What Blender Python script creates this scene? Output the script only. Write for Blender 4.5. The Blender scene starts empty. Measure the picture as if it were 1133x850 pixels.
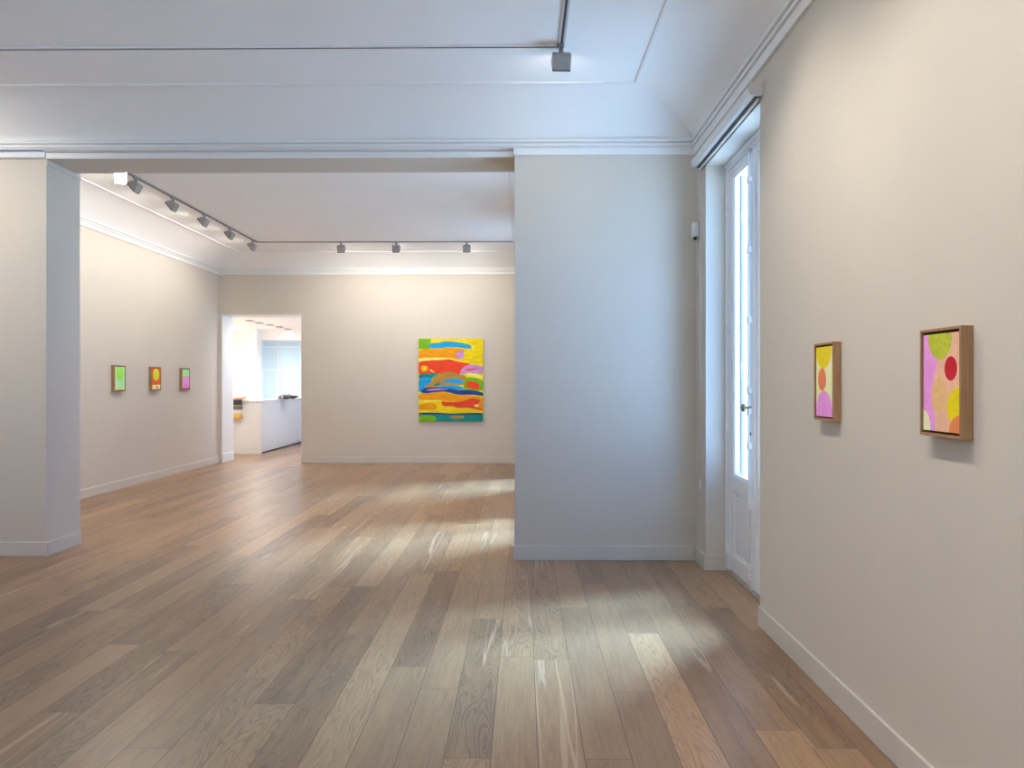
import bpy, bmesh, math, random
from mathutils import Vector, Matrix
random.seed(4)
SC = bpy.context.scene
COL = SC.collection
PI = math.pi

# ------------------------------------------------------------------ camera
cd = bpy.data.cameras.new('camera')
cam = bpy.data.objects.new('camera', cd); COL.objects.link(cam)
F_PX = 820.0
cd.sensor_width = 36.0
cd.lens = 36.0 * F_PX / 1133.0
cd.shift_y = -1.0 / 1133.0
cd.clip_start = 0.05
cam.location = (0, 0, 1.5)
cam.rotation_euler = (PI / 2, 0, 0.01159)
SC.camera = cam

# ------------------------------------------------------------------ world, daylight, exposure
SC.view_settings.view_transform = 'Standard'
SC.view_settings.look = 'None'
SC.view_settings.gamma = 1.0
SC.view_settings.use_curve_mapping = False
SC.view_settings.exposure = 0.92
try:
    SC.cycles.use_denoising = True
    SC.cycles.max_bounces = 12
    SC.cycles.diffuse_bounces = 8
    SC.cycles.sample_clamp_indirect = 8.0
    SC.cycles.caustics_reflective = False
    SC.cycles.caustics_refractive = False
except Exception:
    pass
SKY = (0.08, 0.27, 0.78)
SKY_STRENGTH = 3.3
SUN_STRENGTH = 13.0
SPOT_W = 0.5          # multiplier of every track lamp
WARM = (1.0, 0.92, 0.81)

w = bpy.data.worlds.new('world'); SC.world = w
w.use_nodes = True
nt = w.node_tree; nt.nodes.clear()
wo = nt.nodes.new('ShaderNodeOutputWorld'); bg = nt.nodes.new('ShaderNodeBackground')
tc = nt.nodes.new('ShaderNodeTexCoord'); sx = nt.nodes.new('ShaderNodeSeparateXYZ')
cr = nt.nodes.new('ShaderNodeValToRGB')
cr.color_ramp.elements[0].position = 0.42; cr.color_ramp.elements[0].color = (0.80, 1.24, 1.84, 1)
cr.color_ramp.elements[1].position = 0.56; cr.color_ramp.elements[1].color = (*SKY, 1)
mm = nt.nodes.new('ShaderNodeMath'); mm.operation = 'MULTIPLY_ADD'; mm.inputs[1].default_value = 0.5; mm.inputs[2].default_value = 0.5
nt.links.new(tc.outputs['Generated'], sx.inputs[0]); nt.links.new(sx.outputs['Z'], mm.inputs[0])
nt.links.new(mm.outputs[0], cr.inputs[0]); nt.links.new(cr.outputs[0], bg.inputs[0])
bg.inputs[1].default_value = SKY_STRENGTH
nt.links.new(bg.outputs[0], wo.inputs[0])

sd = bpy.data.lights.new('sun', 'SUN'); sd.energy = SUN_STRENGTH; sd.angle = math.radians(24)
sd.color = (0.40, 0.70, 1.0)
sun = bpy.data.objects.new('sun', sd); COL.objects.link(sun)
sun.rotation_euler = Vector((-0.82, -0.57, -1.02)).to_track_quat('-Z', 'Y').to_euler()

XR, XR2 = 1.485, 0.50            # right walls of the near room and of the far room
WINDOWS = [(4.61, 5.96), (0.10, 1.45), (-2.35, -1.0)]      # Y spans of the openings in the near room's right wall, the last added to light the ceiling
WINDOWS2 = [(7.45, 8.80), (10.80, 12.20)]   # and in the far room's
YBACK = -3.0
def portal(loc, sx_, sy_, direction):
    l = bpy.data.lights.new('window_portal', 'AREA'); l.shape = 'RECTANGLE'; l.size = sx_; l.size_y = sy_
    l.cycles.is_portal = True
    o = bpy.data.objects.new('window_portal', l); COL.objects.link(o)
    o.location = loc; o.rotation_euler = Vector(direction).to_track_quat('-Z', 'Z').to_euler()
for a, b, px_ in [(a, b, XR + 0.415) for a, b in WINDOWS] + [(a, b, XR2 + 0.415) for a, b in WINDOWS2]:
    portal((px_, (a + b) / 2, 1.65), b - a + 0.05, 3.3, (-1, 0, 0))

for xa, xb in ((-5.0, -3.4),):
    portal(((xa + xb) / 2, YBACK - 0.38, 1.65), xb - xa + 0.05, 3.3, (0, 1, 0))

# ------------------------------------------------------------------ helpers
def lin(c):
    return tuple(((v / 255.0) / 12.92 if v / 255.0 <= 0.04045 else ((v / 255.0 + 0.055) / 1.055) ** 2.4) for v in c)

def mat(name, color, rough=0.6, metal=0.0, noise=0.0, nscale=30.0, bump=0.0, emit=None, estr=0.0, spec=0.5, stretch=(1, 1, 1)):
    m = bpy.data.materials.new(name); m.use_nodes = True
    t = m.node_tree; b = t.nodes['Principled BSDF']
    b.inputs['Base Color'].default_value = (*color, 1)
    b.inputs['Roughness'].default_value = rough
    b.inputs['Metallic'].default_value = metal
    b.inputs['Specular IOR Level'].default_value = spec
    if emit:
        b.inputs['Emission Color'].default_value = (*emit, 1); b.inputs['Emission Strength'].default_value = estr
    if noise or bump:
        tcn = t.nodes.new('ShaderNodeTexCoord'); mp = t.nodes.new('ShaderNodeMapping')
        mp.inputs['Scale'].default_value = stretch
        nz = t.nodes.new('ShaderNodeTexNoise'); nz.inputs['Scale'].default_value = nscale; nz.inputs['Detail'].default_value = 5
        t.links.new(tcn.outputs['Object'], mp.inputs[0]); t.links.new(mp.outputs[0], nz.inputs['Vector'])
        if noise:
            mx = t.nodes.new('ShaderNodeMix'); mx.data_type = 'RGBA'
            mx.inputs[6].default_value = (*[max(0, c * (1 - noise)) for c in color], 1)
            mx.inputs[7].default_value = (*[min(1, c * (1 + noise)) for c in color], 1)
            rg = t.nodes.new('ShaderNodeMapRange'); rg.inputs[1].default_value = 0.3; rg.inputs[2].default_value = 0.7
            t.links.new(nz.outputs['Fac'], rg.inputs[0]); t.links.new(rg.outputs[0], mx.inputs[0])
            t.links.new(mx.outputs[2], b.inputs['Base Color'])
        if bump:
            bp = t.nodes.new('ShaderNodeBump'); bp.inputs['Strength'].default_value = bump; bp.inputs['Distance'].default_value = 0.002
            t.links.new(nz.outputs['Fac'], bp.inputs['Height']); t.links.new(bp.outputs[0], b.inputs['Normal'])
    return m

class MB:
    def __init__(s): s.bm = bmesh.new(); s.mi = 0
    def face(s, pts, mi=None, flip=False):
        vs = [s.bm.verts.new(p) for p in (reversed(pts) if flip else pts)]
        f = s.bm.faces.new(vs); f.material_index = s.mi if mi is None else mi
        return f
    def box(s, x0, x1, y0, y1, z0, z1, mi=None, M=None, bevel=0.0):
        r = bmesh.ops.create_cube(s.bm, size=1.0)
        vs = r['verts']
        for v in vs:
            v.co = Vector(((x0 + x1) / 2 + v.co.x * (x1 - x0), (y0 + y1) / 2 + v.co.y * (y1 - y0), (z0 + z1) / 2 + v.co.z * (z1 - z0)))
        fs = {f for v in vs for f in v.link_faces}
        for f in fs: f.material_index = s.mi if mi is None else mi
        if bevel:
            es = list({e for v in vs for e in v.link_edges})
            rr = bmesh.ops.bevel(s.bm, geom=es, offset=bevel, segments=2, profile=0.5, affect='EDGES')
            vs = list({v for f in rr['faces'] for v in f.verts} | {v for v in vs if v.is_valid})
            for f in {f for v in vs for f in v.link_faces}: f.material_index = s.mi if mi is None else mi
        if M:
            for v in vs: v.co = M @ v.co
        return vs
    def tube(s, p0, p1, r, seg=16, r1=None, mi=None, caps=True):
        p0, p1 = Vector(p0), Vector(p1); d = (p1 - p0)
        q = d.to_track_quat('Z', 'Y')
        r1 = r if r1 is None else r1
        A = [s.bm.verts.new(p0 + q @ Vector((r * math.cos(2 * PI * k / seg), r * math.sin(2 * PI * k / seg), 0))) for k in range(seg)]
        B = [s.bm.verts.new(p1 + q @ Vector((r1 * math.cos(2 * PI * k / seg), r1 * math.sin(2 * PI * k / seg), 0))) for k in range(seg)]
        m = s.mi if mi is None else mi
        for k in range(seg):
            f = s.bm.faces.new((A[k], A[(k + 1) % seg], B[(k + 1) % seg], B[k])); f.material_index = m; f.smooth = True
        if caps:
            f = s.bm.faces.new(list(reversed(A))); f.material_index = m
            f = s.bm.faces.new(B); f.material_index = m
    def lathe(s, prof, base, axis, seg=20, mi=None):
        q = Vector(axis).to_track_quat('Z', 'Y'); base = Vector(base); rings = []
        m = s.mi if mi is None else mi
        for r, h in prof:
            rings.append([s.bm.verts.new(base + q @ Vector((max(r, 1e-5) * math.cos(2 * PI * k / seg), max(r, 1e-5) * math.sin(2 * PI * k / seg), h))) for k in range(seg)])
        for a, b in zip(rings, rings[1:]):
            for k in range(seg):
                f = s.bm.faces.new((a[k], a[(k + 1) % seg], b[(k + 1) % seg], b[k])); f.smooth = True; f.material_index = m
    def extrude(s, poly, fn, a, b, mi=None, smooth=False):
        """closed 2-D polygon carried from a to b; fn(u, v, t) -> point"""
        A = [s.bm.verts.new(fn(u, v, a)) for u, v in poly]; B = [s.bm.verts.new(fn(u, v, b)) for u, v in poly]
        n = len(poly); m = s.mi if mi is None else mi
        for k in range(n):
            f = s.bm.faces.new((A[k], A[(k + 1) % n], B[(k + 1) % n], B[k])); f.material_index = m; f.smooth = smooth
        f = s.bm.faces.new(list(reversed(A))); f.material_index = m
        f = s.bm.faces.new(B); f.material_index = m
    def build(s, name, mats, parent=None, fix=True, bevel=0.0):
        if fix: bmesh.ops.recalc_face_normals(s.bm, faces=s.bm.faces[:])
        me = bpy.data.meshes.new(name); s.bm.to_mesh(me); s.bm.free()
        for m in (mats if isinstance(mats, (list, tuple)) else [mats]): me.materials.append(m)
        o = bpy.data.objects.new(name, me); COL.objects.link(o)
        if parent: o.parent = parent
        if bevel:
            md = o.modifiers.new('bevel', 'BEVEL'); md.width = bevel; md.segments = 2; md.limit_method = 'ANGLE'; md.angle_limit = math.radians(40)
        return o

def tag(o, label, cat, group=None, kind=None):
    o['label'] = label; o['category'] = cat
    if group: o['group'] = group
    if kind: o['kind'] = kind
    return o
def thing(name, label, cat, loc=(0, 0, 0), rot=(0, 0, 0), group=None):
    o = bpy.data.objects.new(name, None); COL.objects.link(o)
    o.empty_display_size = 0.1
    o.location = loc; o.rotation_euler = rot
    return tag(o, label, cat, group)
def struct(o):
    o['kind'] = 'structure'; return o

# ------------------------------------------------------------------ materials
M_WALL = mat('wall paint', (0.665, 0.615, 0.54), 0.92, noise=0.012, nscale=2.0, bump=0.04, spec=0.25)
M_BASE = mat('baseboard paint', (0.66, 0.62, 0.555), 0.6, noise=0.01, nscale=4)
M_WHITE = mat('ceiling white', (0.92, 0.92, 0.92), 0.9, noise=0.01, nscale=1.5, spec=0.25)
M_TRIM = mat('white moulding paint', (0.86, 0.86, 0.85), 0.5)
M_DOOR = mat('white lacquer', (0.86, 0.87, 0.88), 0.4, noise=0.01, nscale=9)
M_GREY = mat('grey metal lamp paint', (0.36, 0.355, 0.35), 0.5, noise=0.03, nscale=40)
M_TRACK = mat('grey track', (0.36, 0.35, 0.35), 0.5, noise=0.02, nscale=40)
M_BLACK = mat('black plastic', (0.02, 0.02, 0.022), 0.5, noise=0.1, nscale=60)
M_RAIL = mat('pale grey rail', (0.55, 0.55, 0.56), 0.5, noise=0.02)
M_RAILW = mat('white rail', (0.86, 0.86, 0.86), 0.6, noise=0.01)
M_SLOT = mat('dark groove and kick shade', (0.07, 0.06, 0.06), 0.7, noise=0.1, nscale=60)
M_BRASS = mat('dark brass', (0.30, 0.22, 0.12), 0.35, metal=0.8, noise=0.1, nscale=60)
M_STEEL = mat('steel', (0.55, 0.55, 0.55), 0.35, metal=0.9, noise=0.05, nscale=60)
M_BLIND = mat('white blind plastic', (0.80, 0.80, 0.79), 0.45, noise=0.01, nscale=20)
M_CAP_SHADE = mat('shaded blind end cap', (0.66, 0.65, 0.63), 0.5, noise=0.02)  # darker than the cassette, its shade put into the colour
M_LENS_ON = mat('lit lamp lens', (0.9, 0.9, 0.85), 0.3, emit=(1.0, 0.93, 0.8), estr=26.0, noise=0.01)
M_LENS_BRIGHT = mat('bright lamp lens', (0.9, 0.9, 0.85), 0.3, emit=(1.0, 0.95, 0.86), estr=160.0, noise=0.01)
M_DIFF = mat('soft lamp diffuser', (0.8, 0.8, 0.78), 0.4, emit=(1.0, 0.96, 0.9), estr=0.4, noise=0.01)
M_OAK = mat('oak frame', lin((176, 136, 98)), 0.55, noise=0.16, nscale=14, stretch=(6, 6, 0.6), bump=0.1)
M_WALNUT = mat('brown oak frame', lin((166, 126, 88)), 0.55, noise=0.2, nscale=16, stretch=(8, 8, 0.5), bump=0.1)
M_GAP = mat('dark rebate', (0.05, 0.025, 0.02), 0.8, noise=0.1)
M_DESK = mat('white desk lacquer', (0.80, 0.80, 0.79), 0.35, noise=0.01, nscale=5)
M_SHUT = mat('white shutter paint', (0.84, 0.86, 0.88), 0.5, noise=0.02, nscale=12)
M_STONE = mat('threshold stone', (0.42, 0.38, 0.33), 0.7, noise=0.15, nscale=25)

def glass_mat(name, tint=(1, 1, 1), refl=0.06):
    m = bpy.data.materials.new(name); m.use_nodes = True
    t = m.node_tree; t.nodes.clear()
    o = t.nodes.new('ShaderNodeOutputMaterial'); mx = t.nodes.new('ShaderNodeMixShader')
    tr = t.nodes.new('ShaderNodeBsdfTransparent'); gl = t.nodes.new('ShaderNodeBsdfGlossy'); lw = t.nodes.new('ShaderNodeLayerWeight')
    pw = t.nodes.new('ShaderNodeMath'); pw.operation = 'POWER'; pw.inputs[1].default_value = 5.0
    fr = t.nodes.new('ShaderNodeMath'); fr.operation = 'MULTIPLY_ADD'; fr.inputs[1].default_value = 0.6; fr.inputs[2].default_value = 0.03
    tr.inputs[0].default_value = (*tint, 1); gl.inputs['Roughness'].default_value = 0.02
    t.links.new(lw.outputs['Facing'], pw.inputs[0]); t.links.new(pw.outputs[0], fr.inputs[0])
    t.links.new(fr.outputs[0], mx.inputs[0]); t.links.new(tr.outputs[0], mx.inputs[1]); t.links.new(gl.outputs[0], mx.inputs[2])
    t.links.new(mx.outputs[0], o.inputs[0])
    return m
M_GLASS = glass_mat('window glass', (0.96, 0.985, 0.99))
M_GREENGLASS = glass_mat('greenish glass', (0.80, 0.92, 0.84))

def floor_mat():
    m = bpy.data.materials.new('oak plank floor'); m.use_nodes = True
    t = m.node_tree; L = t.links.new; b = t.nodes['Principled BSDF']
    def N(tp, **kw):
        n = t.nodes.new(tp)
        for k, v in kw.items(): setattr(n, k, v)
        return n
    def Mth(op, a, c=None, d=None):
        n = N('ShaderNodeMath', operation=op)
        for i, v in enumerate((a, c, d)):
            if v is None: continue
            if isinstance(v, (int, float)): n.inputs[i].default_value = v
            else: L(v, n.inputs[i])
        return n.outputs[0]
    def comb(x, y, z):
        n = N('ShaderNodeCombineXYZ')
        for i, v in enumerate((x, y, z)):
            if isinstance(v, (int, float)): n.inputs[i].default_value = v
            else: L(v, n.inputs[i])
        return n.outputs[0]
    def mixc(f, a, c):
        n = N('ShaderNodeMix', data_type='RGBA')
        for i, v in ((0, f), (6, a), (7, c)):
            if isinstance(v, (int, float)): n.inputs[i].default_value = v
            elif isinstance(v, tuple): n.inputs[i].default_value = (*v, 1)
            else: L(v, n.inputs[i])
        return n.outputs[2]
    def rng(v, a, c, lo=0.0, hi=1.0, smooth=True):
        n = N('ShaderNodeMapRange', interpolation_type='SMOOTHSTEP' if smooth else 'LINEAR')
        L(v, n.inputs[0]); n.inputs[1].default_value = a; n.inputs[2].default_value = c; n.inputs[3].default_value = lo; n.inputs[4].default_value = hi
        return n.outputs[0]
    tcn = N('ShaderNodeTexCoord'); s = N('ShaderNodeSeparateXYZ'); L(tcn.outputs['Object'], s.inputs[0])
    X0, Y = s.outputs[0], s.outputs[1]
    X = Mth('ADD', X0, Mth('MULTIPLY', Y, -0.0045))
    W = 0.188
    xp = Mth('DIVIDE', Mth('SUBTRACT', X, 0.055), W)
    row = Mth('FLOOR', xp); fx = Mth('FRACT', xp)
    w1 = N('ShaderNodeTexWhiteNoise', noise_dimensions='1D'); L(row, w1.inputs['W'])
    sc = N('ShaderNodeSeparateColor'); L(w1.outputs['Color'], sc.inputs[0])
    Ln = Mth('MULTIPLY_ADD', sc.outputs[1], 0.8, 1.5)
    yp = Mth('DIVIDE', Mth('ADD', Y, Mth('MULTIPLY', sc.outputs[0], 7.0)), Ln)
    j = Mth('FLOOR', yp); fy = Mth('FRACT', yp)
    w2 = N('ShaderNodeTexWhiteNoise', noise_dimensions='3D'); L(comb(row, j, 3.7), w2.inputs['Vector'])
    s2 = N('ShaderNodeSeparateColor'); L(w2.outputs['Color'], s2.inputs[0])
    r1, r2, r3 = s2.outputs
    # tone of the plank
    ramp = N('ShaderNodeValToRGB'); L(r1, ramp.inputs[0])
    e = ramp.color_ramp.elements
    e[0].position = 0.0; e[0].color = (0.225, 0.138, 0.084, 1)
    e[1].position = 1.0; e[1].color = (0.465, 0.290, 0.165, 1)
    for p, c in ((0.16, (0.295, 0.182, 0.107)), (0.5, (0.345, 0.213, 0.122)), (0.82, (0.395, 0.242, 0.137))):
        q = e.new(p); q.color = (*c, 1)
    col = ramp.outputs[0]
    # fine grain along the plank
    gx = Mth('ADD', X, Mth('MULTIPLY', r2, 31.0)); gy = Mth('ADD', Y, Mth('MULTIPLY', r3, 57.0))
    n1 = N('ShaderNodeTexNoise'); n1.inputs['Scale'].default_value = 1.0; n1.inputs['Detail'].default_value = 6; n1.inputs['Roughness'].default_value = 0.65
    L(comb(Mth('MULTIPLY', gx, 110.0), Mth('MULTIPLY', gy, 4.0), r1), n1.inputs['Vector'])
    grain = rng(n1.outputs['Fac'], 0.3, 0.72)
    # cathedral figure: contour lines of a slow field
    n2 = N('ShaderNodeTexNoise'); n2.inputs['Scale'].default_value = 1.0; n2.inputs['Detail'].default_value = 1.5
    L(comb(Mth('MULTIPLY', gx, 7.0), Mth('MULTIPLY', gy, 0.9), Mth('MULTIPLY', r1, 9.0)), n2.inputs['Vector'])
    n2b = N('ShaderNodeTexNoise'); n2b.inputs['Scale'].default_value = 1.0; n2b.inputs['Detail'].default_value = 3
    L(comb(Mth('MULTIPLY', gx, 40.0), Mth('MULTIPLY', gy, 14.0), r1), n2b.inputs['Vector'])
    fld = Mth('ADD', n2.outputs['Fac'], Mth('MULTIPLY', n2b.outputs['Fac'], 0.035))
    rings = Mth('SINE', Mth('MULTIPLY', fld, 150.0))
    rings = rng(rings, 0.1, 1.0)
    ramt = rng(r3, 0.35, 0.95, 0.06, 0.30)
    dark = mixc(1.0, col, col)
    mul = N('ShaderNodeMix', data_type='RGBA', blend_type='MULTIPLY'); mul.inputs[0].default_value = 1.0
    L(col, mul.inputs[6])
    shade = Mth('SUBTRACT', Mth('MULTIPLY_ADD', grain, 0.26, 0.87), Mth('MULTIPLY', rings, ramt))
    L(comb(shade, shade, shade), mul.inputs[7])
    col = mul.outputs[2]
    # slow tone drift in a plank
    n4 = N('ShaderNodeTexNoise'); n4.inputs['Scale'].default_value = 1.0; n4.inputs['Detail'].default_value = 2
    L(comb(Mth('MULTIPLY', gx, 9.0), Mth('MULTIPLY', gy, 1.1), r2), n4.inputs['Vector'])
    col = mixc(rng(n4.outputs['Fac'], 0.40, 0.70, 0.0, 0.35), col, (0.46, 0.275, 0.145))
    # pale sapwood streaks
    n3 = N('ShaderNodeTexNoise'); n3.inputs['Scale'].default_value = 1.0; n3.inputs['Detail'].default_value = 2
    L(comb(Mth('MULTIPLY', gx, 9.0), Mth('MULTIPLY', gy, 0.28), Mth('MULTIPLY', r2, 11.0)), n3.inputs['Vector'])
    ln = Mth('ABSOLUTE', Mth('SUBTRACT', n3.outputs['Fac'], 0.60))
    st = Mth('MULTIPLY', rng(ln, 0.004, 0.020, 1.0, 0.0), rng(r2, 0.66, 0.74))
    col = mixc(Mth('MULTIPLY', st, 0.38), col, (0.74, 0.57, 0.40))
    # joints
    ex = Mth('MINIMUM', fx, Mth('SUBTRACT', 1.0, fx)); ey = Mth('MULTIPLY', Mth('MINIMUM', fy, Mth('SUBTRACT', 1.0, fy)), Mth('DIVIDE', Ln, W))
    ed = Mth('MINIMUM', ex, ey)
    seam = rng(ed, 0.005, 0.012, 1.0, 0.0)
    col = mixc(Mth('MULTIPLY', seam, 0.82), col, (0.06, 0.035, 0.022))
    L(col, b.inputs['Base Color'])
    L(rng(grain, 0.0, 1.0, 0.36, 0.27, False), b.inputs['Roughness'])
    b.inputs['Specular IOR Level'].default_value = 0.5
    bp = N('ShaderNodeBump'); bp.inputs['Strength'].default_value = 0.12; bp.inputs['Distance'].default_value = 0.002
    L(Mth('SUBTRACT', Mth('MULTIPLY', grain, 0.4), seam), bp.inputs['Height']); L(bp.outputs[0], b.inputs['Normal'])
    return m
M_FLOOR = floor_mat()

# ------------------------------------------------------------------ setting: shell
XL = -5.68                       # left wall
YB, YP, YP2, YF = -3.0, 6.29, 6.80, 13.87
XOUT = 1.93
ZS = 3.24                        # window soffit
TOP = 4.05
m = MB(); m.box(-9.6, XOUT, YB - 0.4, 22.2, -0.12, 0.0); struct(m.build('floor', M_FLOOR))

def cove(mb, x0, x1, y0, y1, prof, mi=None):
    """profile points (inset, z) swept round the rectangle"""
    for (d0, z0), (d1, z1) in zip(prof, prof[1:]):
        a = [(x0 + d0, y0 + d0, z0), (x1 - d0, y0 + d0, z0), (x1 - d0, y1 - d0, z0), (x0 + d0, y1 - d0, z0)]
        b = [(x0 + d1, y0 + d1, z1), (x1 - d1, y0 + d1, z1), (x1 - d1, y1 - d1, z1), (x0 + d1, y1 - d1, z1)]
        for k in range(4):
            mb.face((a[k], a[(k + 1) % 4], b[(k + 1) % 4], b[k]), mi)
def cove_profile(z0, z1, run, n=14):
    # quarter-ellipse hollow: steep at the wall, level at the ceiling
    return [(run * (1 - math.cos(PI / 2 * k / n)) if False else run * (1 - math.cos(math.asin(min(1, k / n)))), z0 + (z1 - z0) * (k / n)) for k in range(n + 1)]
def ceiling(name, x0, x1, y0, y1, z0, zc, run):
    m = MB()
    pr = [(run * t, z0 + (zc - z0) * (1 - (1 - t) ** 1.9)) for t in [k / 16 for k in range(17)]]
    cove(m, x0, x1, y0, y1, pr)
    m.face([(x0 + run, y0 + run, zc), (x1 - run, y0 + run, zc), (x1 - run, y1 - run, zc), (x0 + run, y1 - run, zc)])
    m.box(x0, x1, y0, y1, zc + 0.06, zc + 0.12)
    return struct(m.build(name, M_WHITE, fix=False))
ZC1, ZC2, RUN = 3.81, 3.866, 0.60
ceiling('ceiling', XL, XR, YB, YP, 3.552, ZC1, RUN)
ceiling('ceiling_far_room', XL, XR2, YP2, YF, 3.632, ZC2, 0.615)
def border(name, x0, x1, y0, y1, zc, run):
    m = MB()
    cove(m, x0, x1, y0, y1, [(run - 0.006, zc - 0.007), (run - 0.006, zc - 0.014), (run + 0.010, zc - 0.014), (run + 0.016, zc + 0.004), (run - 0.006, zc + 0.004)])
    return struct(m.build(name, M_TRIM))
border('trim_1', XL, XR, YB, YP, ZC1, RUN)
border('trim_2', XL, XR2, YP2, YF, ZC2, 0.615)

def wall_boxes(name, boxes, mt=None):
    m = MB()
    for b in boxes: m.box(*b)
    return struct(m.build(name, mt or M_WALL))
# right wall with its openings
seg = []; y = YB - 0.4
for a, b in sorted(WINDOWS):
    seg.append((XR, XOUT, y, a, 0, TOP)); seg.append((XR, XOUT, a, b, ZS, TOP)); y = b
seg.append((XR, XOUT, y, YP2, 0, TOP))
wall_boxes('wall_right', seg)
seg = []; y = YP2
for a, b in WINDOWS2:
    seg.append((XR2, XR2 + 0.445, y, a, 0, TOP)); seg.append((XR2, XR2 + 0.445, a, b, ZS, TOP)); y = b
seg.append((XR2, XR2 + 0.445, y, YF + 0.54, 0, TOP))
wall_boxes('wall_right_far', seg)
wall_boxes('wall_back', [(XL, -5.0, YB - 0.4, YB, 0, TOP), (-3.4, XR, YB - 0.4, YB, 0, TOP),
                         (-5.0, -3.4, YB - 0.4, YB, ZS, TOP)])
wall_boxes('wall_left', [(XL - 0.3, XL, YB - 0.4, YF + 0.54, 0, TOP)])
PX = -0.05                       # left edge of the right-hand pier
wall_boxes('wall_divider_right', [(PX, XR, YP, YP2, 0, TOP)])
LX = -4.112
wall_boxes('wall_divider_left', [(XL, LX, YP + 0.09, YP2 + 0.07, 0, TOP)])
wall_boxes('ceiling_beam', [(LX, PX, YP + 0.075, YP2, 3.437, TOP)])
DX0, DX1, DZ = -5.615, -4.115, 2.79
YF2 = 14.41
wall_boxes('wall_far', [(XL, DX0, YF, YF2, 0, TOP), (DX1, XR2, YF, YF2, 0, TOP), (DX0, DX1, YF, YF2, DZ, TOP)])

# upper cornice mouldings (one run round each room)
def cornice(name, x0, x1, y0, y1, z0):
    m = MB()
    cove(m, x0, x1, y0, y1, [(0.0, z0 + 0.004), (0.014, z0 + 0.004), (0.014, z0 + 0.012), (0.034, z0 + 0.012), (0.038, z0 + 0.030), (0.020, z0 + 0.031), (0.020, z0 + 0.040), (0.050, z0 + 0.042), (0.056, z0 + 0.060), (0.050, z0 + 0.066), (0.0, z0 + 0.074)])
    return struct(m.build(name, M_TRIM))
cornice('trim_3', XL, XR, YB, YP, 3.492)
cornice('trim_4', XL, XR2, YP2, YF, 3.582)
# white fascia under it
m = MB()
m.box(XR - 0.022, XR, YB, YP, 3.43, 3.492)
struct(m.build('trim_5', M_TRIM, bevel=0.003))
m = MB(); m.box(PX - 0.012, XR - 0.022, YP - 0.022, YP, 3.43, 3.492); struct(m.build('trim_6', M_TRIM, bevel=0.003))
m = MB(); m.box(LX + 0.02, PX - 0.012, YP + 0.055, YP + 0.075, 3.437, 3.488); m.box(LX + 0.02, PX - 0.012, YP, YP + 0.075, 3.492, 3.50); struct(m.build('trim_7', M_TRIM, bevel=0.002))
m = MB(); m.box(XL, LX + 0.012, YP + 0.045, YP + 0.09, 3.445, 3.512); struct(m.build('trim_8', M_TRIM, bevel=0.003))
m = MB(); m.box(LX, LX + 0.010, YP + 0.09, YP2 + 0.07, 3.392, 3.437); struct(m.build('trim_9', M_WALL, bevel=0.003))
m = MB()
m.box(XL, XL + 0.02, YP2 + 0.07, YF, 3.535, 3.582); m.box(XL + 0.02, XR2, YF - 0.02, YF, 3.535, 3.582)
struct(m.build('trim_10', M_TRIM, bevel=0.003))

# baseboards
def board(name, boxes):
    m = MB()
    for b in boxes: m.box(*b)
    return struct(m.build(name, M_BASE, bevel=0.004))
BH, BT = 0.122, 0.016
W1 = WINDOWS[0]
board('baseboard_right', [(XR - BT, XR, WINDOWS[1][1], W1[0], 0, BH), (XR - BT, XR, WINDOWS[2][1], WINDOWS[1][0], 0, BH), (XR - BT, XR, YB, WINDOWS[2][0], 0, BH), (XR - BT, XR, W1[1], YP - BT, 0, BH), (XR - BT, XR + 0.165, W1[1] - BT, W1[1], 0, BH)])
board('baseboard_divider_right', [(PX - BT, XR - BT, YP - BT, YP, 0, BH), (PX - BT, PX, YP, YP2, 0, BH)])
board('baseboard_divider_left', [(XL, LX + BT, YP + 0.09 - BT, YP + 0.09, 0, BH), (LX, LX + BT, YP + 0.09, YP2 + 0.07, 0, BH)])
board('baseboard_left', [(XL, XL + BT, YP2 + 0.07, YF - BT, 0, BH)])
board('baseboard_far', [(DX1, XR2, YF - BT, YF, 0, BH), (XL, DX0 - 0.005, YF - BT, YF, 0, BH)])
m = MB(); m.box(DX0, DX0 + 0.02, YF - 0.004, YF2, 0, 0.16); struct(m.build('baseboard_doorway', M_TRIM, bevel=0.004))
m = MB(); m.box(DX0, DX0 + 0.004, YF - 0.003, YF2, 0.16, DZ); m.box(DX1 - 0.004, DX1, YF - 0.003, YF2, 0, DZ); m.box(DX0 + 0.004, DX1 - 0.004, YF - 0.003, YF2, DZ - 0.004, DZ)
struct(m.build('trim_11', M_TRIM))

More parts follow.
